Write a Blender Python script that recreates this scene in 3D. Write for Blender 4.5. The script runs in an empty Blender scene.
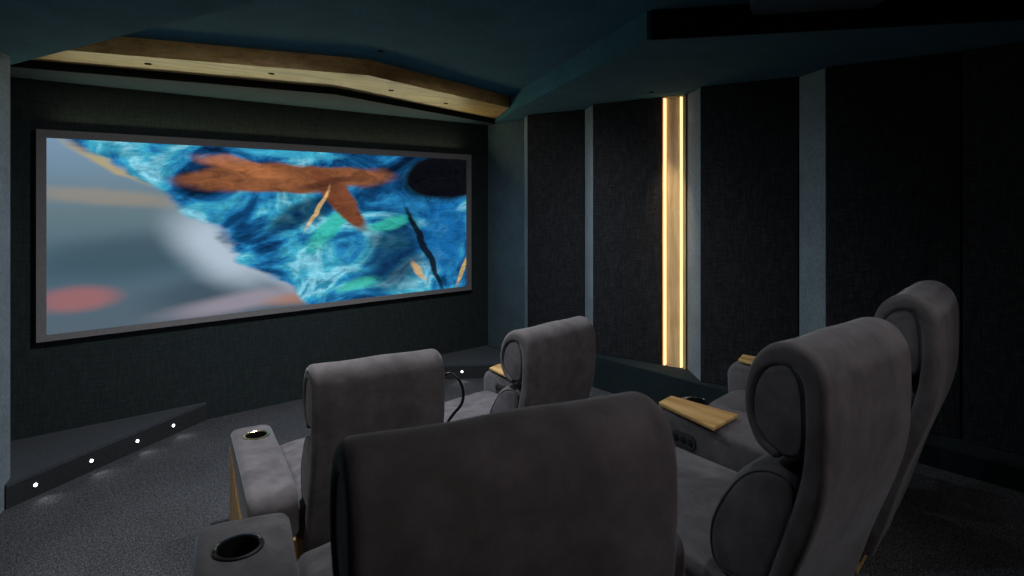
import bpy, bmesh, math, random
from mathutils import Vector, Matrix
random.seed(7)
C = bpy.context.scene
col = C.collection
PI = math.pi
H = 1.75                      # camera height
ZF = 2.57                     # soffit height
ZC = 2.72                     # centre ceiling height
RISE = 0.30

# ------------------------------------------------------------------ materials
def newmat(name):
    m = bpy.data.materials.new(name); m.use_nodes = True
    nt = m.node_tree; nt.nodes.clear()
    out = nt.nodes.new('ShaderNodeOutputMaterial')
    return m, nt, out
def N(nt, t, **kw):
    n = nt.nodes.new(t)
    for k, v in kw.items(): setattr(n, k, v)
    return n
def L(nt, a, b): nt.links.new(a, b)
def sset(n, name, v): n.inputs[name].default_value = v
def c4(c): return (c[0], c[1], c[2], 1)
def mixrgb(nt, fac, a, b, mode='MIX'):
    n = N(nt, 'ShaderNodeMix', data_type='RGBA', blend_type=mode)
    for s, v in ((n.inputs[0], fac), (n.inputs[6], a), (n.inputs[7], b)):
        if hasattr(v, 'is_linked') or isinstance(v, bpy.types.NodeSocket): L(nt, v, s)
        elif isinstance(v, (int, float)): s.default_value = v
        else: s.default_value = c4(v)
    return n.outputs[2]
def noise(nt, vec, scale, detail=4, rough=.6):
    n = N(nt, 'ShaderNodeTexNoise'); sset(n, 'Scale', scale); sset(n, 'Detail', detail); sset(n, 'Roughness', rough)
    L(nt, vec, n.inputs['Vector']); return n
def ramp(nt, fac, stops):
    r = N(nt, 'ShaderNodeValToRGB'); L(nt, fac, r.inputs[0])
    e = r.color_ramp.elements
    while len(e) < len(stops): e.new(.5)
    for k, (p, c) in enumerate(stops): e[k].position = p; e[k].color = c4(c)
    return r.outputs[0]
def mapping(nt, scale=(1,1,1), rot=(0,0,0), coord='Object'):
    tc = N(nt, 'ShaderNodeTexCoord'); mp = N(nt, 'ShaderNodeMapping')
    mp.inputs['Scale'].default_value = scale; mp.inputs['Rotation'].default_value = rot
    L(nt, tc.outputs[coord], mp.inputs['Vector']); return mp.outputs[0]
def bump(nt, h, strength, dist=.002):
    b = N(nt, 'ShaderNodeBump'); sset(b, 'Strength', strength); sset(b, 'Distance', dist); L(nt, h, b.inputs['Height'])
    return b.outputs[0]
def bsdf(nt, out, base, rough=.8, metal=0, spec=.3, sheen=0, normal=None, sheen_tint=None):
    p = N(nt, 'ShaderNodeBsdfPrincipled')
    if isinstance(base, bpy.types.NodeSocket): L(nt, base, p.inputs['Base Color'])
    else: sset(p, 'Base Color', c4(base))
    sset(p, 'Roughness', rough); sset(p, 'Metallic', metal); sset(p, 'Specular IOR Level', spec)
    sset(p, 'Sheen Weight', sheen); sset(p, 'Sheen Roughness', .4)
    if sheen_tint: sset(p, 'Sheen Tint', c4(sheen_tint))
    if normal: L(nt, normal, p.inputs['Normal'])
    L(nt, p.outputs[0], out.inputs[0]); return p

def felt(name, c, var=.35, big=.25):
    m, nt, out = newmat(name); v = mapping(nt)
    f = noise(nt, v, 160, 4, .8); g = noise(nt, v, 3.5, 5, .65); h = noise(nt, v, 42, 4, .7)
    a = tuple(x*(1-var) for x in c); b = tuple(x*(1+var) for x in c)
    base = ramp(nt, f.outputs[0], [(.32, a), (.68, b)])
    base = mixrgb(nt, big*2, base, ramp(nt, g.outputs[0], [(.3, (.55,.55,.55)), (.7, (1.25,1.25,1.25))]), 'MULTIPLY')
    base = mixrgb(nt, .5, base, ramp(nt, h.outputs[0], [(.35, (.7,.7,.7)), (.65, (1.2,1.2,1.2))]), 'MULTIPLY')
    bsdf(nt, out, base, .95, spec=.1, sheen=.05, normal=bump(nt, f.outputs[0], .5, .003)); return m
def woven(name, c, speck=1.9, lo=.3):
    m, nt, out = newmat(name)
    v = mapping(nt)
    hx = noise(nt, mapping(nt, (14, 14, 150)), 1, 4, .8); vx = noise(nt, mapping(nt, (120, 120, 9)), 1, 4, .8)
    mul = N(nt, 'ShaderNodeMath', operation='ADD'); L(nt, hx.outputs[0], mul.inputs[0]); L(nt, vx.outputs[0], mul.inputs[1])
    base = ramp(nt, mul.outputs[0], [(.44, tuple(x*lo for x in c)), (.52, c), (.60, tuple(x*speck for x in c))])
    # element positions act on 0..1, so halve the sum first
    hf = N(nt, 'ShaderNodeMath', operation='MULTIPLY'); hf.inputs[1].default_value = .5
    L(nt, mul.outputs[0], hf.inputs[0])
    for l in list(nt.links):
        if l.from_node == mul and l.to_node.type == 'VALTORGB': nt.links.remove(l)
    r = [n for n in nt.nodes if n.type == 'VALTORGB'][-1]; L(nt, hf.outputs[0], r.inputs[0])
    bsdf(nt, out, base, .9, spec=.12, normal=bump(nt, hf.outputs[0], .4, .002)); return m
def carpet_mat():
    m, nt, out = newmat('carpet'); v = mapping(nt)
    f = noise(nt, v, 130, 3, .8); g = noise(nt, v, 45, 3, .7); h = noise(nt, v, 2.2, 3, .6)
    base = ramp(nt, f.outputs[0], [(.36, (.020,.021,.024)), (.52, (.066,.069,.078)), (.66, (.19,.195,.215))])
    base = mixrgb(nt, .7, base, ramp(nt, g.outputs[0], [(.35, (.6,.6,.6)), (.65, (1.3,1.3,1.3))]), 'MULTIPLY')
    base = mixrgb(nt, .5, base, ramp(nt, h.outputs[0], [(.35, (.75,.75,.75)), (.65, (1.15,1.15,1.15))]), 'MULTIPLY')
    bsdf(nt, out, base, .97, spec=.05, normal=bump(nt, f.outputs[0], .8, .006)); return m
def velvet_mat(name, c, mott=.5):
    m, nt, out = newmat(name); v = mapping(nt)
    g = noise(nt, v, 6.5, 5, .6); g2 = noise(nt, mapping(nt, (1, 1, .8)), 14, 4, .55); f = noise(nt, v, 500, 2, .5)
    g.inputs['Distortion'].default_value = .8
    base = ramp(nt, g.outputs[0], [(.34, tuple(x*(1-mott*.55) for x in c)), (.5, c), (.66, tuple(x*(1+mott*.7) for x in c))])
    base = mixrgb(nt, .6, base, ramp(nt, g2.outputs[0], [(.35, (.78,.78,.78)), (.65, (1.2,1.2,1.2))]), 'MULTIPLY')
    nb = N(nt, 'ShaderNodeBump'); sset(nb, 'Strength', .22); sset(nb, 'Distance', .02); L(nt, g2.outputs[0], nb.inputs['Height'])
    nb2 = N(nt, 'ShaderNodeBump'); sset(nb2, 'Strength', .15); sset(nb2, 'Distance', .001)
    L(nt, f.outputs[0], nb2.inputs['Height']); L(nt, nb.outputs[0], nb2.inputs['Normal'])
    bsdf(nt, out, base, .8, spec=.15, sheen=.35, sheen_tint=(.75,.8,.9), normal=nb2.outputs[0]); return m
def wood_mat(name, axis, light=(.68,.45,.19), dark=(.44,.25,.09), rough=.45):
    m, nt, out = newmat(name)
    s = [22, 22, 22]; s[axis] = 1.6
    n1 = noise(nt, mapping(nt, tuple(s)), 1.0, 5, .62); n1.inputs['Distortion'].default_value = .35
    s2 = [130, 130, 130]; s2[axis] = 5
    n2 = noise(nt, mapping(nt, tuple(s2)), 1.0, 3, .6)
    kn = noise(nt, mapping(nt, (3, 3, 3)), 1.3, 2, .5)
    base = ramp(nt, n1.outputs[0], [(.34, dark), (.5, tuple(a*.6+b*.4 for a, b in zip(light, dark))), (.64, light)])
    base = mixrgb(nt, .5, base, ramp(nt, n2.outputs[0], [(.35, (.7,.66,.6)), (.6, (1.08,1.08,1.08))]), 'MULTIPLY')
    base = mixrgb(nt, .35, base, ramp(nt, kn.outputs[0], [(.3, (.7,.6,.5)), (.6, (1.05,1.05,1.05))]), 'MULTIPLY')
    bsdf(nt, out, base, rough, spec=.35, normal=bump(nt, n2.outputs[0], .25, .001)); return m
def plain(name, c, rough=.5, metal=0, spec=.4):
    m, nt, out = newmat(name); v = mapping(nt); f = noise(nt, v, 60, 3, .6)
    base = ramp(nt, f.outputs[0], [(.3, tuple(x*.9 for x in c)), (.7, tuple(x*1.1 for x in c))])
    bsdf(nt, out, base, rough, metal, spec); return m
def emit(name, c, s):
    m, nt, out = newmat(name); e = N(nt, 'ShaderNodeEmission'); sset(e, 'Color', c4(c)); sset(e, 'Strength', s)
    L(nt, e.outputs[0], out.inputs[0]); return m

def srgb(r, g, b):
    f = lambda v: (v/255/12.92) if v <= 10 else ((v/255+.055)/1.055)**2.4
    return (f(r), f(g), f(b))

def picture_mat():
    """abstract flowing colours on the lit screen: u along x (0..1), v along z (0..1)"""
    m, nt, out = newmat('screen_picture')
    tc = N(nt, 'ShaderNodeTexCoord')
    vec = tc.outputs['UV']
    nz = noise(nt, vec, 2.6, 4, .55)
    def blob(base, colr, cu, cv, ru, rv, rot=0, soft=.7, warp=.12, strength=1):
        # offset + rotate + scale, then radial falloff
        ad = N(nt, 'ShaderNodeVectorMath', operation='SUBTRACT'); L(nt, vec, ad.inputs[0]); ad.inputs[1].default_value = (cu, cv, 0)
        asp = N(nt, 'ShaderNodeVectorMath', operation='MULTIPLY'); L(nt, ad.outputs[0], asp.inputs[0]); asp.inputs[1].default_value = (2.6, 1, 0)
        wz = N(nt, 'ShaderNodeVectorMath', operation='SUBTRACT'); L(nt, nz.outputs['Color'], wz.inputs[0]); wz.inputs[1].default_value = (.5, .5, .5)
        ws = N(nt, 'ShaderNodeVectorMath', operation='SCALE'); L(nt, wz.outputs[0], ws.inputs[0]); ws.inputs['Scale'].default_value = warp*2
        wa = N(nt, 'ShaderNodeVectorMath', operation='ADD'); L(nt, asp.outputs[0], wa.inputs[0]); L(nt, ws.outputs[0], wa.inputs[1])
        mp = N(nt, 'ShaderNodeMapping'); mp.vector_type = 'TEXTURE'; L(nt, wa.outputs[0], mp.inputs[0])
        mp.inputs['Rotation'].default_value = (0, 0, math.radians(rot)); mp.inputs['Scale'].default_value = (ru, rv, 1)
        ml = N(nt, 'ShaderNodeVectorMath', operation='MULTIPLY'); L(nt, mp.outputs[0], ml.inputs[0]); ml.inputs[1].default_value = (1, 1, 0)
        ln = N(nt, 'ShaderNodeVectorMath', operation='LENGTH'); L(nt, ml.outputs[0], ln.inputs[0])
        mr = N(nt, 'ShaderNodeMapRange'); mr.interpolation_type = 'SMOOTHSTEP'; L(nt, ln.outputs['Value'], mr.inputs[0])
        mr.inputs[1].default_value = 1+soft*.3; mr.inputs[2].default_value = max(0, 1-soft*.7); mr.inputs[3].default_value = 0; mr.inputs[4].default_value = strength
        return mixrgb(nt, mr.outputs[0], base, colr)
    # blurred left half
    g = N(nt, 'ShaderNodeSeparateXYZ'); L(nt, vec, g.inputs[0])
    base = ramp(nt, g.outputs[1], [(0, srgb(78,92,104)), (.35, srgb(72,98,112)), (.62, srgb(92,112,120)), (1, srgb(112,138,162))])
    B1 = [
     (srgb(150,134,112), .10, .70, .44, .05, -4, 1, .05, .55),
     (srgb(146,96,98), .05, .17, .20, .075, 0, .8, .02, .85),
     (srgb(54,74,86),    .14, .38, .60, .14, 4, 1, .05, .7),
     (srgb(50,66,78),    .30, .16, .40, .12, 8, 1, .05, .6),
     (srgb(176,156,104), .10, .88, .24, .035, -28, .8, .06, .7),
     (srgb(180,156,100), .16, .93, .16, .028, 38, .8, .06, .6),
     (srgb(128,84,112), .21, .80, .18, .07, -20, 1, .1, .6),
     (srgb(176,190,204), .32, .40, .36, .20, -35, 1, .06, .85),
     (srgb(168,182,196), .43, .28, .36, .10, -38, 1, .05, .75),
     (srgb(160,148,160), .36, .07, .46, .07, 6, 1, .05, .6),
     (srgb(170,120,96), .50, .05, .26, .045, 0, 1, .05, .6),
    ]
    for b in B1: base = blob(base, *b)
    # flowing blue ribbons right of a slanting edge
    wv = N(nt, 'ShaderNodeTexNoise'); sset(wv, 'Scale', 1.0); sset(wv, 'Detail', 5); sset(wv, 'Roughness', .55); sset(wv, 'Distortion', 1.6)
    mp = N(nt, 'ShaderNodeMapping'); mp.inputs['Rotation'].default_value = (0, 0, math.radians(-28)); mp.inputs['Scale'].default_value = (4.2, 2.6, 1)
    mp.inputs['Location'].default_value = (3.1, .7, 0)
    L(nt, vec, mp.inputs[0]); L(nt, mp.outputs[0], wv.inputs[0])
    blue = ramp(nt, wv.outputs[0], [(.33, srgb(8,26,48)), (.43, srgb(14,66,110)), (.50, srgb(32,112,162)), (.56, srgb(56,150,176)), (.63, srgb(120,186,206)), (.70, srgb(40,120,150))])
    edge = N(nt, 'ShaderNodeMath', operation='MULTIPLY_ADD'); L(nt, g.outputs[1], edge.inputs[0]); edge.inputs[1].default_value = .50; L(nt, g.outputs[0], edge.inputs[2])
    en = N(nt, 'ShaderNodeMath', operation='MULTIPLY_ADD'); L(nt, nz.outputs[0], en.inputs[0]); en.inputs[1].default_value = .34; L(nt, edge.outputs[0], en.inputs[2])
    em = N(nt, 'ShaderNodeMapRange'); em.interpolation_type = 'SMOOTHSTEP'; L(nt, en.outputs[0], em.inputs[0])
    em.inputs[1].default_value = .69; em.inputs[2].default_value = .72
    base = mixrgb(nt, em.outputs[0], base, blue)
    B2 = [
     (srgb(10,36,66),    .50, .60, .10, .34, -62, .6, .14, .85),
     (srgb(12,40,72),    .76, .30, .26, .34, -20, .7, .14, .85),
     (srgb(20,92,150),   .92, .40, .22, .30, -20, .6, .10, .9),
     (srgb(52,172,156),  .57, .50, .07, .26, -44, .7, .12, .85),
     (srgb(50,168,150),  .74, .52, .20, .045, 10, .7, .08, .85),
     (srgb(60,168,148),  .65, .09, .16, .05, 8, .8, .06, .8),
     (srgb(120,74,48),   .48, .84, .72, .10, 3, .3, .12, 1),
     (srgb(156,98,62),   .36, .90, .30, .045, -10, .6, .12, .8),
     (srgb(104,60,40),   .60, .70, .30, .09, -50, .35, .10, 1),
     (srgb(60,36,30),    .58, .82, .30, .03, 10, .8, .12, .6),
     (srgb(10,11,16),    .93, .86, .42, .19, 3, .3, .06, 1),
     (srgb(60,160,190),  .48, .985, .34, .03, 0, .6, .04, .8),
     (srgb(12,16,22),    .855, .32, .03, .40, 24, .5, .12, .95),
     (srgb(196,168,96),  .985, .14, .022, .14, -25, .6, .04, .8),
     (srgb(206,168,110), .535, .62, .018, .20, -30, .6, .10, .8),
     (srgb(200,160,96),  .83, .16, .03, .10, 40, .7, .08, .7),
    ]
    for b in B2: base = blob(base, *b)
    st = noise(nt, vec, 16, 6, .7); st.inputs['Distortion'].default_value = 1.2
    right = N(nt, 'ShaderNodeMath', operation='MULTIPLY'); L(nt, em.outputs[0], right.inputs[0]); right.inputs[1].default_value = .7
    base = mixrgb(nt, right.outputs[0], base, ramp(nt, st.outputs[0], [(.32, (.35,.4,.45)), (.5, (1,1,1)), (.68, (1.6,1.55,1.5))]), 'MULTIPLY')
    e = N(nt, 'ShaderNodeEmission'); L(nt, base, e.inputs[0]); sset(e, 'Strength', SCREEN)
    L(nt, e.outputs[0], out.inputs[0]); return m
SCREEN = 1.15

M = {}
M['slate'] = felt('slate_felt', (.075,.115,.14))
M['slate_light'] = felt('slate_grey_felt', (.20,.245,.285))  # blue-grey felt, with the screen's bluish light on the fins mixed in
M['ceil'] = felt('ceiling_felt', (.042,.14,.20), big=.2)
M['rear_slab'] = felt('slab_felt', (.017,.034,.055), big=.2)
M['panel'] = woven('woven_black', (.019,.020,.023), 1.7, .5)
M['front'] = woven('front_wall_fabric', (.021,.028,.030), 1.3, .7)  # teal tint stands in for the screen's glow on the wall
M['darktrim'] = felt('dark_green_felt', (.010,.018,.021))
M['black'] = felt('black_felt', (.010,.011,.012), big=.1)
M['step'] = felt('step_covering', (.055,.06,.07), .3, .1)
M['riser'] = felt('step_face', (.03,.032,.036), .2, .1)
M['carpet'] = carpet_mat()
M['velvet'] = velvet_mat('grey_velvet', (.108,.098,.106), .38)
M['velvet_dark'] = velvet_mat('grey_velvet_back', (.100,.088,.092), .35)
M['woodx'] = wood_mat('oak_along_x', 0)
M['woody'] = wood_mat('oak_along_y', 1)
M['wood_column'] = wood_mat('lit_oak', 2, (.74,.56,.32), (.58,.40,.20))  # oak colour lightened so the column board looks evenly lit
M['woodz'] = wood_mat('oak_along_z', 2)
M['brass'] = plain('brass', (.75,.62,.30), .25, 1)
M['gloss'] = plain('black_gloss', (.012,.013,.015), .18)
M['liner'] = plain('black_liner', (.006,.006,.007), .6, 0, .2)
M['frame'] = plain('screen_frame', (.18,.172,.18), .8, 0, .1)  # mid grey includes the picture's glow bleeding onto the frame
M['white_led'] = emit('white_led', (1,.98,.95), 9)
M['warm_led'] = emit('warm_led', (1,.62,.30), 1.8)
M['chrome'] = plain('steel', (.6,.6,.6), .25, 1)
M['piping'] = plain('dark_piping', (.035,.034,.036), .7)
M['picture'] = picture_mat()

# ------------------------------------------------------------------ mesh helpers
def link(name, bm, mat, parent=None, smooth=True, angle=40):
    bmesh.ops.recalc_face_normals(bm, faces=bm.faces)
    me = bpy.data.meshes.new(name); bm.to_mesh(me); bm.free()
    me.materials.append(mat)
    if smooth:
        me.shade_smooth()
        try: me.set_sharp_from_angle(angle=math.radians(angle))
        except Exception: pass
    o = bpy.data.objects.new(name, me); col.objects.link(o)
    if parent: o.parent = parent
    return o
def tag(o, label, cat, group=None):
    o['label'] = label; o['category'] = cat
    if group: o['group'] = group
    return o
def thing(name, label, cat, loc=(0,0,0), rot=0, group=None):
    o = bpy.data.objects.new(name, None); col.objects.link(o); o.empty_display_size = .1
    o.location = loc; o.rotation_euler = (0, 0, rot); return tag(o, label, cat, group)
def struct(name, bm, mat):
    o = link(name, bm, mat, smooth=False); o['kind'] = 'structure'; return o
def prism(bm, pts, z0, z1, bevel=0):
    """pts (x,y) polygon raised from z0 to z1"""
    b = [bm.verts.new((x, y, z0)) for x, y in pts]; t = [bm.verts.new((x, y, z1)) for x, y in pts]
    n = len(pts)
    f = [bm.faces.new(b[::-1]), bm.faces.new(t)]
    for i in range(n): f.append(bm.faces.new((b[i], b[(i+1) % n], t[(i+1) % n], t[i])))
    if bevel:
        ed = list({e for q in f for e in q.edges})
        bmesh.ops.bevel(bm, geom=ed, offset=bevel, segments=3, affect='EDGES', profile=.5)
    return bm
def box(bm, x0, x1, y0, y1, z0, z1, bevel=0):
    return prism(bm, [(x0,y0),(x1,y0),(x1,y1),(x0,y1)], z0, z1, bevel)
def fillet(pts, rad, seg=6):
    out = []; n = len(pts)
    for i in range(n):
        p = Vector(pts[i]); a = Vector(pts[i-1]); b = Vector(pts[(i+1) % n]); r = rad[i] if isinstance(rad, (list, tuple)) else rad
        u = (a-p); v = (b-p); lu, lv = u.length, v.length; u /= lu; v /= lv
        ang = u.angle(v)
        if r <= 0 or ang > PI-.02: out.append(tuple(p)); continue
        t = min(r/math.tan(ang/2), lu*.49, lv*.49); r = t*math.tan(ang/2)
        c = p + (u+v).normalized()*(r/math.sin(ang/2))
        s = p+u*t-c; e = p+v*t-c
        a0 = math.atan2(s.y, s.x); a1 = math.atan2(e.y, e.x); d = (a1-a0+PI) % (2*PI)-PI
        for k in range(seg+1):
            q = a0+d*k/seg; out.append((c.x+r*math.cos(q), c.y+r*math.sin(q)))
    # resample long edges
    res = []
    for i in range(len(out)):
        a = Vector(out[i]); b = Vector(out[(i+1) % len(out)]); d = (b-a).length
        if d < 1e-5: continue
        k = max(1, int(d/.04))
        for j in range(k): res.append(tuple(a.lerp(b, j/k)))
    return res
def spline(pts, k=7):
    n = len(pts); out = []; P = [Vector(p) for p in pts]
    for i in range(n):
        p0, p1, p2, p3 = P[i-1], P[i], P[(i+1) % n], P[(i+2) % n]
        for j in range(k):
            t = j/k; out.append(tuple(.5*((2*p1)+(p2-p0)*t+(2*p0-5*p1+4*p2-p3)*t*t+(3*p1-p0-3*p2+p3)*t**3)))
    return out
def inset(pts, d):
    n = len(pts); area = sum(pts[i][0]*pts[(i+1) % n][1]-pts[(i+1) % n][0]*pts[i][1] for i in range(n))
    s = 1 if area > 0 else -1; out = []
    for i in range(n):
        a = Vector(pts[i-1]); b = Vector(pts[(i+1) % n]); t = (b-a).normalized()
        out.append((pts[i][0]-t.y*d*s, pts[i][1]+t.x*d*s))
    return out
def pillow(pts, x0, x1, r, crown=0, nx=8, seg=5, wob=0, warp=None):
    """profile pts (y,z) swept along x with rounded ends"""
    bm = bmesh.new(); rings = []
    secs = []
    for k in range(seg+1):
        a = PI/2*k/seg; secs.append((x0+r*(1-math.cos(PI/2-a if False else a)) if False else x0+r*(1-math.sin(a)) , r*(1-math.cos(a))))
    # from a=pi/2 (end cap, full inset) to a=0 (no inset)
    secs = [(x0+r*(1-math.sin(PI/2*(1-k/seg))), r*(1-math.cos(PI/2*(1-k/seg)))) for k in range(seg+1)]
    mid = []
    for k in range(1, nx):
        s = k/nx; mid.append((x0+r+(x1-x0-2*r)*s, -crown*(1-(2*s-1)**4)))
    secs2 = secs+mid+[(x0+x1-x, i) for x, i in secs[::-1]]
    for x, ins in secs2:
        q = inset(pts, ins); rings.append([bm.verts.new((x, y, z)) for y, z in q])
    n = len(pts)
    for a, b in zip(rings, rings[1:]):
        for i in range(n): bm.faces.new((a[i], a[(i+1) % n], b[(i+1) % n], b[i]))
    bm.faces.new(rings[0][::-1]); bm.faces.new(rings[-1])
    if wob:
        for v in bm.verts:
            w = wob*(math.sin(v.co.x*17+v.co.z*9)*.5+math.sin(v.co.z*23+v.co.y*11+1.3)*.35+math.sin(v.co.x*31-v.co.y*13)*.25)
            v.co.y += w; v.co.z += w*.5
    if warp:
        for v in bm.verts: v.co = Vector(warp(*v.co))
    return bm
def slab_shell(cl, h, x0, x1, r, seg=6, nx=10, taper=None):
    """padded panel of half-thickness h following a centre line (y,z), rounded at its side edges"""
    P = [Vector(p) for p in cl]; S = []
    for i in range(len(P)-1):
        p0 = P[max(i-1, 0)]; p1 = P[i]; p2 = P[i+1]; p3 = P[min(i+2, len(P)-1)]
        for k in range(6):
            t = k/6; S.append(.5*((2*p1)+(p2-p0)*t+(2*p0-5*p1+4*p2-p3)*t*t+(3*p1-p0-3*p2+p3)*t**3))
    S.append(P[-1]); m = len(S)
    HT = [h if not taper or i < taper[0]*6 else h+(taper[1]-h)*(lambda u: u*u*(3-2*u))(min(1, (i-taper[0]*6)/18)) for i in range(m)]
    T = [(S[min(i+1, m-1)]-S[max(i-1, 0)]).normalized() for i in range(m)]
    secs = [(x0+r*(1-math.cos(PI/2*k/seg)), r*(1-math.sin(PI/2*k/seg))) for k in range(seg+1)]
    secs += [(x0+r+(x1-x0-2*r)*k/nx, 0) for k in range(1, nx)]
    secs += [(x0+x1-x, i) for x, i in secs[:seg+1][::-1]]
    bm = bmesh.new(); rings = []
    for x, ins in secs:
        w = .0025*math.sin(x*19+1); sc = (h-ins)/h; A = []; Bq = []
        for i in range(m):
            n = Vector((-T[i].y, T[i].x)); ww = w*math.sin(S[i].y*14+x*5)*HT[i]/h; ht = HT[i]*sc
            A.append(S[i]+n*(ht+ww)); Bq.append(S[i]-n*(ht+ww))
        tip = []; nE = Vector((-T[-1].y, T[-1].x))
        for q in range(1, 6):
            a = PI*q/6; ht = HT[-1]*sc; tip.append(S[-1]+nE*ht*math.cos(a)+T[-1]*ht*math.sin(a))
        loop = A+tip+Bq[::-1]
        rings.append([bm.verts.new((x, p.x, p.y)) for p in loop])
    n = len(rings[0])
    for a, b in zip(rings, rings[1:]):
        for i in range(n): bm.faces.new((a[i], a[(i+1) % n], b[(i+1) % n], b[i]))
    for R_ in (rings[0], rings[-1]):
        for i in range(m-1): bm.faces.new((R_[i], R_[i+1], R_[n-2-i], R_[n-1-i]))
        bm.faces.new(R_[m-1:n-m+1])
    return bm
def lathe(bm, prof, c=(0,0,0), n=28, axis='z', cap=True):
    rings = []
    for r, h in prof:
        ring = []
        for k in range(n):
            a = 2*PI*k/n
            p = (r*math.cos(a), r*math.sin(a), h)
            if axis == 'x': p = (h, p[0], p[1])
            if axis == 'y': p = (p[0], h, p[1])
            ring.append(bm.verts.new((c[0]+p[0], c[1]+p[1], c[2]+p[2])))
        rings.append(ring)
    for a, b in zip(rings, rings[1:]):
        for i in range(n): bm.faces.new((a[i], a[(i+1) % n], b[(i+1) % n], b[i]))
    if not cap: return bm
    if prof[0][0] > 1e-4: bm.faces.new(rings[0][::-1])
    if prof[-1][0] > 1e-4: bm.faces.new(rings[-1])
    return bm
def tube(bm, pts, r, n=10):
    P = [Vector(p) for p in pts]
    # Catmull-Rom smoothing
    S = []
    for i in range(len(P)-1):
        p0 = P[max(i-1, 0)]; p1 = P[i]; p2 = P[i+1]; p3 = P[min(i+2, len(P)-1)]
        for k in range(8):
            t = k/8; S.append(.5*((2*p1)+(p2-p0)*t+(2*p0-5*p1+4*p2-p3)*t*t+(3*p1-p0-3*p2+p3)*t**3))
    S.append(P[-1]); rings = []
    up = Vector((0.3, .2, 1)).normalized()
    for i, p in enumerate(S):
        t = (S[min(i+1, len(S)-1)]-S[max(i-1, 0)]).normalized()
        a = t.cross(up).normalized() if abs(t.dot(up)) < .999 else t.cross(Vector((1,0,0))).normalized()
        b = t.cross(a); up = b.cross(t) if False else up
        rr = r(i/(len(S)-1)) if callable(r) else r
        rings.append([bm.verts.new(p+a*rr*math.cos(2*PI*k/n)+b*rr*math.sin(2*PI*k/n)) for k in range(n)])
    for a, b in zip(rings, rings[1:]):
        for i in range(n): bm.faces.new((a[i], a[(i+1) % n], b[(i+1) % n], b[i]))
    bm.faces.new(rings[0][::-1]); bm.faces.new(rings[-1]); return bm
def cut(o, cutter_bm):
    """boolean difference baked into the mesh; the cutter is deleted"""
    bmesh.ops.recalc_face_normals(cutter_bm, faces=cutter_bm.faces)
    me = bpy.data.meshes.new('tmp'); cutter_bm.to_mesh(me); cutter_bm.free()
    k = bpy.data.objects.new('tmp', me); col.objects.link(k)
    m = o.modifiers.new('b', 'BOOLEAN'); m.object = k; m.operation = 'DIFFERENCE'; m.solver = 'EXACT'
    par = o.parent; o.parent = None
    dg = bpy.context.evaluated_depsgraph_get(); dg.update()
    new = bpy.data.meshes.new_from_object(o.evaluated_get(dg)); o.modifiers.clear(); old = o.data; o.data = new
    o.parent = par; bpy.data.objects.remove(k); bpy.data.meshes.remove(me); bpy.data.meshes.remove(old)
def lamp(kind, loc, energy, color=(1,1,1), target=None, size=.1, spot=None, blend=.6, name=None, size_y=None):
    d = bpy.data.lights.new(name or kind.lower(), kind); d.energy = energy; d.color = color
    if kind == 'AREA':
        d.size = size
        if size_y: d.shape = 'RECTANGLE'; d.size_y = size_y
    else: d.shadow_soft_size = size
    if kind == 'SPOT': d.spot_size = math.radians(spot); d.spot_blend = blend
    o = bpy.data.objects.new(name or kind.lower()+'_light', d); col.objects.link(o); o.location = loc
    if target is not None:
        v = Vector(target)-Vector(loc); o.rotation_euler = v.to_track_quat('-Z', 'Y').to_euler()
    return o

# ------------------------------------------------------------------ room shell
XL, XR, YF, YB = -1.25, 4.12, 5.19, -2.2
# floor : carpeted, with the raised rear deck and a side step
bm = bmesh.new()
box(bm, XL, 4.30, YB, YF+.1, -.12, 0)
box(bm, XL, 4.10, YB, 1.98, 0, RISE)
struct('floor', bm, M['carpet'])
bm = bmesh.new(); box(bm, 3.30, 4.0, 1.98, 3.62, 0, .15); o = struct('trim_1', bm, M['carpet'])
bm = bmesh.new(); box(bm, XL-.2, 4.45, YF, YF+.12, -.12, ZC+.15); struct('wall_front', bm, M['front'])
bm = bmesh.new(); box(bm, 4.22, 4.34, YB, YF, -.12, ZC+.15); struct('wall_right', bm, M['slate'])
bm = bmesh.new(); box(bm, XL-.12, 4.34, YB-.12, YB, -.12, ZC+.15); struct('wall_back', bm, M['slate'])
bm = bmesh.new()
prism(bm, [(-.10,YF),(.05,4.50),(-.12,4.05),(-.12,3.2),(-.32,3.1),(-.32,1.2),(XL,.9),(XL,YB),(XL-.12,YB),(XL-.12,YF)], 0, ZC+.15)
struct('wall_left', bm, M['slate_light'])
bm = bmesh.new(); box(bm, XL-.2, 4.45, YB-.2, YF+.12, ZC, ZC+.12); struct('ceiling', bm, M['ceil'])

# dropped soffits: left, right, along the screen wall
bm = bmesh.new(); prism(bm, [(.06,4.77),(.484,3.53),(1.02,2.0),(1.9,-.6),(1.9,YB),(XL,YB),(XL,5.19),(-.1,5.19)], ZF, ZC)
struct('trim_2', bm, M['ceil'])
bm = bmesh.new(); prism(bm, [(4.22,5.06),(4.05,5.03),(3.88,4.66),(3.66,4.30),(2.54,1.90),(4.22,-.31)], ZF, ZC)
struct('trim_3', bm, M['ceil'])
bm = bmesh.new(); prism(bm, [(-.1,5.19),(.06,4.79),(1.97,4.43),(4.05,5.03),(4.22,5.10),(4.22,5.19)], ZF-.01, ZC-.10)
struct('trim_4', bm, M['rear_slab'])
bm = bmesh.new(); prism(bm, [(.06,4.775),(1.97,4.412),(4.045,5.015),(4.05,5.03),(1.97,4.429),(.06,4.79)], ZF-.012, ZC-.10)
struct('trim_5', bm, M['black'])
# black facing on the rear flank of the right soffit
bm = bmesh.new(); prism(bm, [(2.545,1.875),(2.555,1.885),(4.22,-.29),(4.22,-.33)], ZF-.002, ZC)
struct('trim_6', bm, M['black'])

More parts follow.
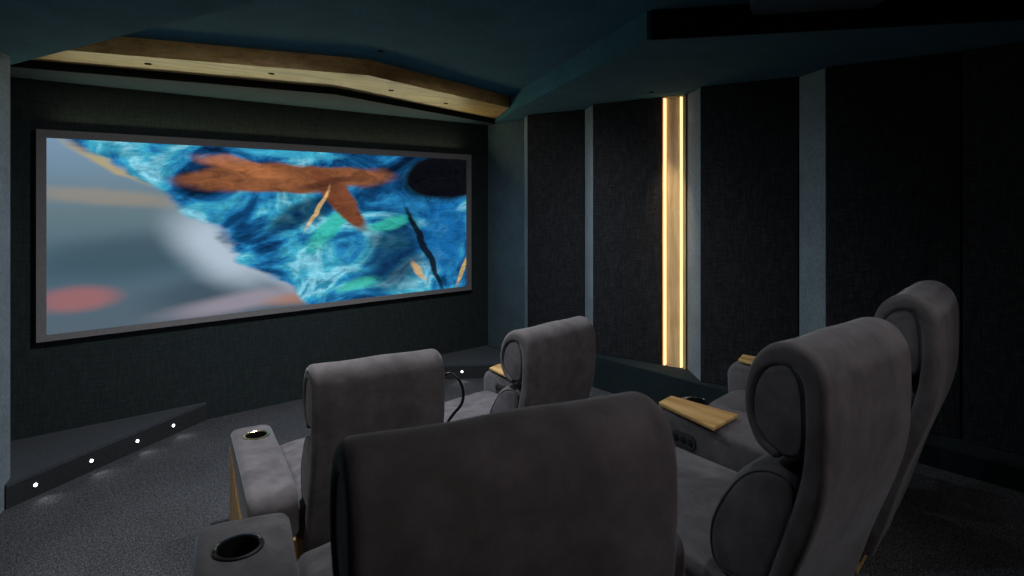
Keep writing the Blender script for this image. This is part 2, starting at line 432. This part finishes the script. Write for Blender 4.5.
# chevron-shaped oak band on the ceiling
bt = thing('ceiling_beam', 'chevron-shaped oak band fixed to the ceiling in front of the screen', 'ceiling beam', (1.97, 4.2, 2.61))
pts = [(.30,4.31),(1.95,3.82),(3.66,4.32),(4.05,5.01),(1.97,4.425),(.02,4.79)]
q = [(x-1.97, y-4.2) for x, y in pts]
bm = bmesh.new(); prism(bm, q, 0, ZC-2.61)
link('band', bm, M['woodx'], bt, False)
# ------------------------------------------------------------------ recessed spotlights
def spot_fixture(x, y, z, label, r=.020, group='recessed spotlights in the oak ceiling band'):
    t = thing('recessed_spotlight', label, 'spotlight', (x, y, z), 0, group)
    bm = bmesh.new(); lathe(bm, [(r*.7, .0), (r*.72,-.004), (r, -.004), (r*1.05, 0)], n=20); link('ring', bm, M['gloss'], t)
    return t
W4 = ['first from the left end of', 'second from the left end of', 'third from the left end of', 'nearest the right end of']
for (x, y), w in zip([(.72,4.40),(1.42,4.20),(2.36,4.23),(3.05,4.48)], W4):
    spot_fixture(x, y, 2.61, 'small black recessed spotlight '+w+' the oak ceiling band')
spot_fixture(1.9, 3.55, ZC, 'small black recessed spotlight in the blue-grey ceiling just before the oak band', .022, None)

# hanging acoustic slab, upper right
bm = bmesh.new(); prism(bm, [(2.725,1.437),(3.01,1.545),(3.43,1.226),(3.17,1.06),(2.8,.7),(2.4,1.2)], 2.66, 2.715)
tag(link('ceiling_panel', bm, M['slate'], smooth=False), 'slate felt panel under the ceiling above the dark soffit at upper right', 'ceiling panel')

# ------------------------------------------------------------------ screen
sc = thing('projection_screen', 'wide cinema screen lit with abstract blue, teal and copper colours in a dark frame', 'screen', (2.005, YF, .785))
W2 = 1.815; HT = 1.435; b = .055; dep = .06
bm = bmesh.new()
for (x0, x1, z0, z1) in ((-W2, W2, HT-b, HT), (-W2, W2, 0, b*.75), (-W2, -W2+b, b*.75, HT-b), (W2-b, W2, b*.75, HT-b)):
    box(bm, x0, x1, -dep, -.001, z0, z1)
link('frame', bm, M['frame'], sc, False)
bm = bmesh.new(); uv = bm.loops.layers.uv.new('UVMap')
vs = [bm.verts.new(p) for p in ((-W2+b, -.04, b*.75), (W2-b, -.04, b*.75), (W2-b, -.04, HT-b), (-W2+b, -.04, HT-b))]
f = bm.faces.new(vs)
for lp, c in zip(f.loops, ((0,0),(1,0),(1,1),(0,1))): lp[uv].uv = c
o = link('picture', bm, M['picture'], sc, False); o['label'] = 'glowing abstract picture of blue ribbons and a copper band'
if o.data.polygons[0].normal.y > 0: o.data.flip_normals()

# ------------------------------------------------------------------ right wall: saw-tooth acoustic panels
def wall_piece(name, a, c, z0, z1, th, mat, label, cat, group=None, bev=.004):
    a = Vector(a); c = Vector(c); d = (c-a).normalized(); n = Vector((-d.y, d.x))
    if n.x < 0: n = -n
    o0 = (a+c)/2
    P = [a-o0, c-o0, c-o0+n*th, a-o0+n*th]
    bm = bmesh.new(); prism(bm, [tuple(p) for p in P], 0, z1-z0, bev)
    o = link(name, bm, mat, None, True, 30); o.location = (o0.x, o0.y, z0)
    return tag(o, label, cat, group)
ZB = .42
g = 'black fabric panels along the right wall'
wall_piece('acoustic_panel', (4.08,5.18), (4.065,4.575), .142, ZF-.004, .05, M['slate'], 'bluish fabric wall panel in the corner next to the screen', 'wall panel', g)
wall_piece('acoustic_panel', (3.90,4.332), (4.06,3.735), ZB, ZF-.004, .02, M['panel'], 'black fabric wall panel directly behind the front right recliner, second from the screen corner', 'wall panel', g)
wall_piece('acoustic_panel', (3.90,3.486), (4.045,2.885), ZB, ZF-.004, .02, M['panel'], 'black fabric wall panel just to the left of the lit oak column', 'wall panel', g)
wall_piece('acoustic_panel', (3.89,2.433), (4.06,1.805), ZB, ZF-.004, .02, M['panel'], 'black fabric wall panel to the right of the lit oak column, between two slate fins', 'wall panel', g)
wall_piece('acoustic_panel', (3.90,1.564), (4.045,.910), ZB, ZF-.004, .02, M['panel'], 'black fabric wall panel behind the rearmost right headrest', 'wall panel', g)
wall_piece('acoustic_panel', (4.03,.898), (4.05,-.55), ZB, ZF-.004, .05, M['panel'], 'black fabric wall panel at the right edge of the photo', 'wall panel', g)
wall_piece('acoustic_panel', (4.05,-.56), (4.05,-2.15), ZB, ZF-.004, .05, M['panel'], 'black fabric wall panel behind the camera on the right wall', 'wall panel', g)
g = 'slate felt fins between the wall panels'
wall_piece('wall_fin', (4.07,4.572), (3.902,4.336), ZB, ZF-.004, .03, M['slate_light'], 'thin slate felt fin nearest the screen corner', 'wall fin', g)
wall_piece('wall_fin', (4.065,3.73), (3.902,3.49), ZB, ZF-.004, .03, M['slate_light'], 'narrow slate felt fin to the right of the panel behind the front right recliner', 'wall fin', g)
wall_piece('wall_fin', (4.09,2.675), (3.892,2.437), ZB, ZF-.004, .03, M['slate_light'], 'slate felt fin touching the right side of the lit oak column', 'wall fin', g)
wall_piece('wall_fin', (4.065,1.80), (3.902,1.568), ZB, ZF-.004, .03, M['slate_light'], 'widest slate felt fin, between two black panels above the third recliner', 'wall fin', g)

# lit oak column
a = Vector((4.04,2.872)); c = Vector((4.10,2.685)); mid = (a+c)/2
ct = thing('lit_column', 'tall oak wall column with a glowing warm strip down each side', 'lit column', (mid.x, mid.y, ZB), math.atan2((a-c).y, (a-c).x)-PI/2)
# local y along wall (towards the screen), local -x into the room
hl = (a-c).length/2
bm = bmesh.new(); box(bm, .0, .05, -hl, hl, 0, ZF-ZB-.004); link('backboard', bm, M['woodz'], ct, False)
bm = bmesh.new(); box(bm, -.012, -.001, -hl*.52, hl*.58, .0, ZF-ZB-.004, .002); link('board', bm, M['wood_column'], ct, False)
bm = bmesh.new(); box(bm, -.030, -.001, -hl, -hl*.76, .0, ZF-ZB-.004, .002); link('edge_board', bm, M['wood_column'], ct, False)
bm = bmesh.new(); box(bm, -.036, -.001, hl*.64, hl*.78, .01, ZF-ZB-.02); link('led_strip', bm, M['warm_led'], ct, False)
bm = bmesh.new(); box(bm, -.036, -.001, -hl*.70, -hl*.56, .01, ZF-ZB-.02); link('led_strip', bm, M['warm_led'], ct, False)

# plinth along the right wall
bm = bmesh.new(); box(bm, 3.84, 4.22, YB, 4.30, 0.0, ZB-.002, .006); struct('baseboard_right', bm, M['darktrim'])

# ------------------------------------------------------------------ corner platforms with step lights
def corner(name, pts, label):
    t = thing(name, label, 'step', (pts[0][0], pts[0][1], 0))
    ox, oy = pts[0]; q = [(x-ox, y-oy) for x, y in pts]
    bm = bmesh.new(); prism(bm, q, .0, .118); link('body', bm, M['riser'], t, False)
    bm = bmesh.new(); prism(bm, q, .119, .145, .003); link('top_board', bm, M['step'], t, False)
    return t
LA, LB = Vector((1.25,5.185)), Vector((.03,4.42))
corner('corner_platform', [(LA.x,LA.y), (LB.x,LB.y), (.054,4.505), (-.094,5.185)], 'low triangular platform with four step lights in the left corner below the screen')
RA, RB = Vector((2.80,5.185)), Vector((4.03,4.34))
corner('corner_platform', [(RA.x,RA.y), (4.07,5.185), (4.06,4.6), (RB.x,RB.y)], 'low triangular platform in the right corner below the screen')
def step_light(A, B, s, label, inward):
    d = (B-A).normalized(); n = Vector((-d.y, d.x)); n = n if n.dot(inward) > 0 else -n
    p = A+(B-A)*s
    t = thing('step_light', label, 'step light', (p.x+n.x*.001, p.y+n.y*.001, .070), math.atan2(n.y, n.x)-PI/2, 'white step lights in the corner platforms')
    bm = bmesh.new(); lathe(bm, [(.011, .0), (.011,.004), (.017,.004), (.019,0)], axis='y', n=20); link('bezel', bm, M['chrome'], t)
    bm = bmesh.new(); lathe(bm, [(.009, .0), (.009,.0055), (.006,.0065), (.0003,.007)], axis='y', n=16); link('lens', bm, M['white_led'], t)
    q = p+n*.022; g = p+n*.35
    lamp('SPOT', (q.x, q.y, .070), 0.55, (1,.98,.95), (g.x, g.y, -.05), .006, 110, 1, 'step_glow')
inw = Vector((.5,-.86))
for s, w in zip((.22, .427, .656, .892), ('furthest right of the four in the left corner platform', 'second from the right in the left corner platform',
                                          'third from the right in the left corner platform', 'leftmost, beside the slate wall edge')):
    step_light(LA, LB, s, 'small glowing white step light, '+w, inw)
step_light(RA, RB, .509, 'single glowing white step light in the right corner platform, behind the curved black reading light', Vector((-.5,-.86)))

# ------------------------------------------------------------------ recliners
HW = .305                                    # half width of the seat
def arm_profile(top, y0=.14, y1=1.05, drop=.11):
    return fillet([(y0,top-.01),(y0+.02,.31),(.50,.31),(y1-.02,top-drop),(y1,top-.05),(y1-.03,top),(.45,top+.004)], [.08,.05,.25,.04,.05,.06,.3], 7)
def cup(parent, x, y, z, r, depth=.07, mat='brass', label=None):
    bm = bmesh.new()
    lathe(bm, [(r*.93, -.01), (r*.93, .003), (r, .006), (r*1.15, .005), (r*1.19, .0), (r*1.08,-.002)], (0,0,0), 32, cap=False)
    o = link('cup_holder', bm, M[mat], parent); o.location = (x, y, z)
    bm = bmesh.new()
    lathe(bm, [(.0005,-depth), (r*.85,-depth), (r*.92,-depth+.008), (r*.92,-.001)], (0,0,0), 32, cap=False)
    c = link('cup_liner', bm, M['liner'], o)
    if label: o['label'] = label
    return o
def tray(parent, quad, z, flip=False):
    """quad: rear-left, rear-right, front-right, front-left in local xy"""
    a, b_, c, d = [Vector(p) for p in quad]
    bm = bmesh.new()
    def lerp2(u, v): return tuple((a.lerp(b_, u)).lerp(d.lerp(c, u), v))
    for u0, u1 in ((0,.493),(.507,1)):
        pts = [lerp2(u0,0), lerp2(u1,0), lerp2(u1,1), lerp2(u0,1)]
        prism(bm, pts, z, z+.014, .0025)
    pts = [lerp2(.04,.02), lerp2(.96,.02), lerp2(.96,.98), lerp2(.04,.98)]
    prism(bm, pts, z-.004, z+.009)
    return link('tray', bm, M['woody'], parent, True, 30)
def recliner(label, loc, rot, group, left_arm=False, w_rear=.40, w_front=.28, coff=0, aoff=0, sl=0, cy0=.42, console=True, bw=.29, cupmat='brass', traytop=True, top=1.075):
    t = thing('recliner', label, 'recliner', loc, rot, group)
    V = M['velvet']
    k = top-1.075; B = bw
    # back shell: upper part leans forward over the headrest, lower part reclines
    link('back_shell', slab_shell([(.245,.085),(.20,.23),(.135,.44),(.072,.62),(.040,.74),(.031,.84),(.030,.93+k),(.036,.99+k),(.060,1.032+k),(.10,1.044+k),(.148,1.030+k),(.186,.990+k),(.203,.93+k),(.199,.87+k*.5),(.172,.818),(.135,.797)], .032, -B, B, .026, taper=(9, .015)), M['velvet_dark'], t, angle=60)
    hp = [(.052,.84),(.068,.80),(.115,.788),(.163,.812),(.200,.86),(.203,.93+k),(.181,.99+k),(.142,1.028+k),(.095,1.034+k),(.060,.99+k),(.050,.92)]
    hd = link('headrest', pillow(spline(hp), -B+.007, B-.007, .024, .003, wob=.001), V, t, angle=60)
    cp_ = [(.155,.44),(.22,.405),(.30,.41),(.335,.46),(.332,.55),(.285,.65),(.225,.725),(.155,.758),(.095,.75),(.075,.69),(.10,.58)]
    bc = link('back_cushion', pillow(spline(cp_), -B+.010, B-.010, .035, .006, wob=.002), V, t, angle=60)
    for o_, pp, xx in ((hd, hp, B-.0105), (bc, cp_, B-.0145)):
        loop = inset(spline(pp, 4), .016)
        for sx in (-1, 1):
            bm = bmesh.new(); P = [(sx*xx, y, z) for y, z in loop]; tube(bm, P[::2]+[P[0]], .003, 6)
            link('piping', bm, M['piping'], o_)
    # seat, flaring towards the front on the console side
    def flare(x, y, z): return (x*(1+(.23*min(max((y-.3)/.75, 0), 1) if x > 0 and console else 0)), y, z)
    pr = fillet([(.24,.25),(.24,.41),(.60,.43),(1.01,.42),(1.02,.25)], [.02,.03,.5,.07,.03], 6)
    link('seat_cushion', pillow(pr, -HW+.008+sl, HW-.008, .04, .012, wob=.004, warp=flare), V, t, angle=60)
    pr = fillet([(.985,.07),(.985,.262),(1.045,.262),(1.045,.07)], .015, 4)
    link('footrest', pillow(pr, -HW+.012+sl, HW+.04, .015), V, t, angle=60)
    xl = -HW-.20 if left_arm else -HW-.005
    bm = bmesh.new(); box(bm, xl+.012, HW-.03, .26, .95-7*sl, .0, .262, .004); link('base', bm, M['woody'], t, True, 30)
    if left_arm:
        top = .53
        arm = link('armrest', pillow(arm_profile(top), -HW-.228-aoff, -HW-.004, .035, .003, wob=.002), V, t, angle=60)
        cb = bmesh.new(); lathe(cb, [(.0003, top-.08), (.056, top-.08), (.056, top+.05), (.0003, top+.05)], (-HW-.118-aoff, .85, 0), 32); cut(arm, cb)
        cup(arm, -HW-.118-aoff, .85, top+.003, .054, mat=cupmat)
        bm = bmesh.new()
        P = [(.18,.0),(1.02,.0),(1.02,.435),(.52,.318),(.18,.318)]
        vs = [[bm.verts.new((x, y, z)) for y, z in P] for x in (-HW-.231-aoff, -HW-.205-aoff)]
        bm.faces.new(vs[0]); bm.faces.new(vs[1][::-1])
        for i in range(5): bm.faces.new((vs[0][i], vs[0][(i+1)%5], vs[1][(i+1)%5], vs[1][i]))
        link('side_panel', bm, M['woodz'], t, False)
    if console:
        top = .53
        def warp(x, y, z):
            g_ = min(max((y-.3)/.75, 0), 1.05); l_ = HW+.004+coff+.07*g_; r_ = HW+w_rear+coff+(w_front-w_rear)*g_
            return (l_+x*(r_-l_), y, z)
        pr = fillet([(cy0,top),(cy0,.004),(1.05,.004),(1.08,top-.06),(1.05,top)], [.06,.04,.04,.05,.06], 6)
        arm = link('console', pillow(pr, 0, w_rear, .03, .002, wob=.001, warp=lambda x, y, z: warp(x/w_rear, y, z)), V, t, angle=60)
        ym = .95; u = .78 if traytop else .5
        cx, cy, _ = warp(u, ym, 0)
        cb = bmesh.new(); lathe(cb, [(.0003, top-.08), (.0495, top-.08), (.0495, top+.05), (.0003, top+.05)], (cx, cy, 0), 32); cut(arm, cb)
        cup(arm, cx, cy, top+.003, .047, mat='gloss')
        if traytop:
            q = [(HW+.006+coff,.69), (.52+coff,.71), (.50+coff,1.03), (.385+coff,1.01)]
            tray(arm, q, top+.014)
        bm = bmesh.new()
        P = fillet([(.0,-.03),(.0,.03),(.125,.03),(.125,-.03)], .028, 6)
        vs = [[bm.verts.new((x, y, z)) for y, z in P] for x in (-.006, .004)]
        n = len(P); bm.faces.new(vs[0]); bm.faces.new(vs[1][::-1])
        for i in range(n): bm.faces.new((vs[0][i], vs[0][(i+1)%n], vs[1][(i+1)%n], vs[1][i]))
        cp = link('control_panel', bm, M['piping'], arm, False)
        px, py, _ = warp(0, .80, 0); cp.location = (px, py, .445); cp.rotation_euler = (0, 0, -math.atan(.07/.75))
        for yy in (.025, .0625, .10):
            bm = bmesh.new(); lathe(bm, [(.014, .0), (.014,-.003), (.011,-.0045), (.0003,-.0045)], axis='x', c=(-.006, yy, 0), n=16)
            link('button', bm, M['gloss'], cp)
    return t
R = math.radians
g1 = 'front row recliners'; g2 = 'back row recliners'
recliner('left grey velvet recliner of the front row, with a gold-rimmed cup holder in its arm',
         (1.24, 2.29, 0), R(-11), g1, top=1.058, aoff=-.02, left_arm=True, w_rear=.39, w_front=.20, traytop=False)
recliner('grey velvet recliner at the right of the front row, beside the curved black reading light',
         (2.34, 2.29, 0), R(5), g1, top=1.062, w_rear=.30, w_front=.31)
recliner('large grey velvet recliner nearest the camera, its broad back filling the bottom middle',
         (.675, .725, RISE), R(-16), g2, aoff=.025, bw=.303, top=1.062, left_arm=True, w_rear=.40, w_front=.27, cupmat='gloss')
recliner('grey velvet recliner in the middle of the back row, wooden tray beside its seat',
         (1.785, .59, RISE), R(-2), g2, top=1.085, bw=.283, w_rear=.37, w_front=.33)
recliner('grey velvet recliner at the far right end of the back row, partly hidden',
         (2.838, .67, RISE), R(7), g2, bw=.28, sl=.05, coff=.04, top=1.095, w_rear=.30, w_front=.31)

# curved reading light on the front console
rl = thing('reading_light', 'curved black glossy reading light rising between the two front recliners', 'reading light', (1.748, 2.558, .563))
bm = bmesh.new(); lathe(bm, [(.024,0),(.024,.008),(.014,.014),(.0003,.014)], n=20); link('mount', bm, M['chrome'], rl)
P = [(1.748,2.558,.570),(1.752,2.554,.605),(1.776,2.534,.650),(1.806,2.509,.700),(1.812,2.505,.762),(1.795,2.519,.822),(1.764,2.544,.855),(1.729,2.574,.838),(1.71,2.59,.79)]
bm = bmesh.new(); tube(bm, [(x-1.748, y-2.558, z-.563) for x, y, z in P], .0078, 12); link('gooseneck', bm, M['gloss'], rl)
bm = bmesh.new(); e = Vector(P[-1])-Vector((1.748,2.558,.563)); tube(bm, [e, e+Vector((-.008,.008,-.03)), e+Vector((-.015,.014,-.06))], .015, 14); link('lamp_head', bm, M['gloss'], rl)

# ------------------------------------------------------------------ lights
def fill_spot(x, y, z, energy, target, ang=95, color=(.93,.97,1), size=.05):
    lamp('SPOT', (x, y, z-.02), energy, color, target, size, ang, 1, 'added_spot')  # spots added at ceiling height, without fittings, to brighten the room
fill_spot(2.0, .9, ZC, 24, (1.9,2.2,0), 130)
fill_spot(1.3, 2.9, ZC, 170, (1.0,3.7,0), 150)
fill_spot(2.3, 3.1, ZC, 120, (2.9,3.9,0.2), 140)
fill_spot(.35, 1.9, ZF, 35, (2.6,1.0,.9), 80, (.8,.92,1))
fill_spot(.75, 3.3, ZF, 75, (3.9,2.7,.9), 62, (.8,.92,1))
# wash light added on top of the screen frame to brighten the oak band
lamp('AREA', (2.0, 5.15, .785+1.435+.012), 8, (1,.97,.56), (2.0, 4.5, 2.75), 3.4, name='added_wash', size_y=.03)
# downlight in the soffit over the oak column
spot_fixture(3.80, 2.80, ZF, 'recessed spotlight in the soffit right above the lit oak column', .022, None)
lamp('SPOT', (3.80, 2.80, ZF-.01), 48, (1,.82,.55), (4.07,2.78,.9), .01, 36, 1, 'column_spot')
fill_spot(.95, -.9, ZF, 42, (.80,.7,1.32), 52, (1,.93,.92), .1)
fill_spot(1.3, 2.1, ZC, 5.5, (1.1,4.1,2.66), 70, (1,.84,.62), .03)
fill_spot(2.5, -1.3, ZC, 122, (2.05,.7,1.45), 58, (1,.94,.92), .12)
fill_spot(3.1, -.7, ZF, 14, (3.55,1.0,.3), 60, (1,.96,.92))
fill_spot(-.06, 2.8, ZF, 48, (.75,2.9,.25), 62, (1,.94,.86))

w = bpy.data.worlds.new('world'); C.world = w; w.use_nodes = True
w.node_tree.nodes['Background'].inputs[0].default_value = (.35,.5,.6,1); w.node_tree.nodes['Background'].inputs[1].default_value = .0

# ------------------------------------------------------------------ camera
cam = bpy.data.cameras.new('camera'); co = bpy.data.objects.new('camera', cam); col.objects.link(co)
cam.sensor_width = 36; cam.lens = 36*600/1024; cam.clip_start = .02
co.location = (0, 0, H)
fw = Vector((.650, .760, 0)); co.rotation_euler = fw.to_track_quat('-Z', 'Y').to_euler()
cam.shift_y = -(288-199)/1024
C.camera = co
cam.dof.use_dof = True; cam.dof.focus_distance = 4.2; cam.dof.aperture_fstop = 5.6
vs = C.view_settings; vs.view_transform = 'Standard'; vs.look = 'None'; vs.gamma = 1; vs.exposure = 0; vs.use_curve_mapping = False
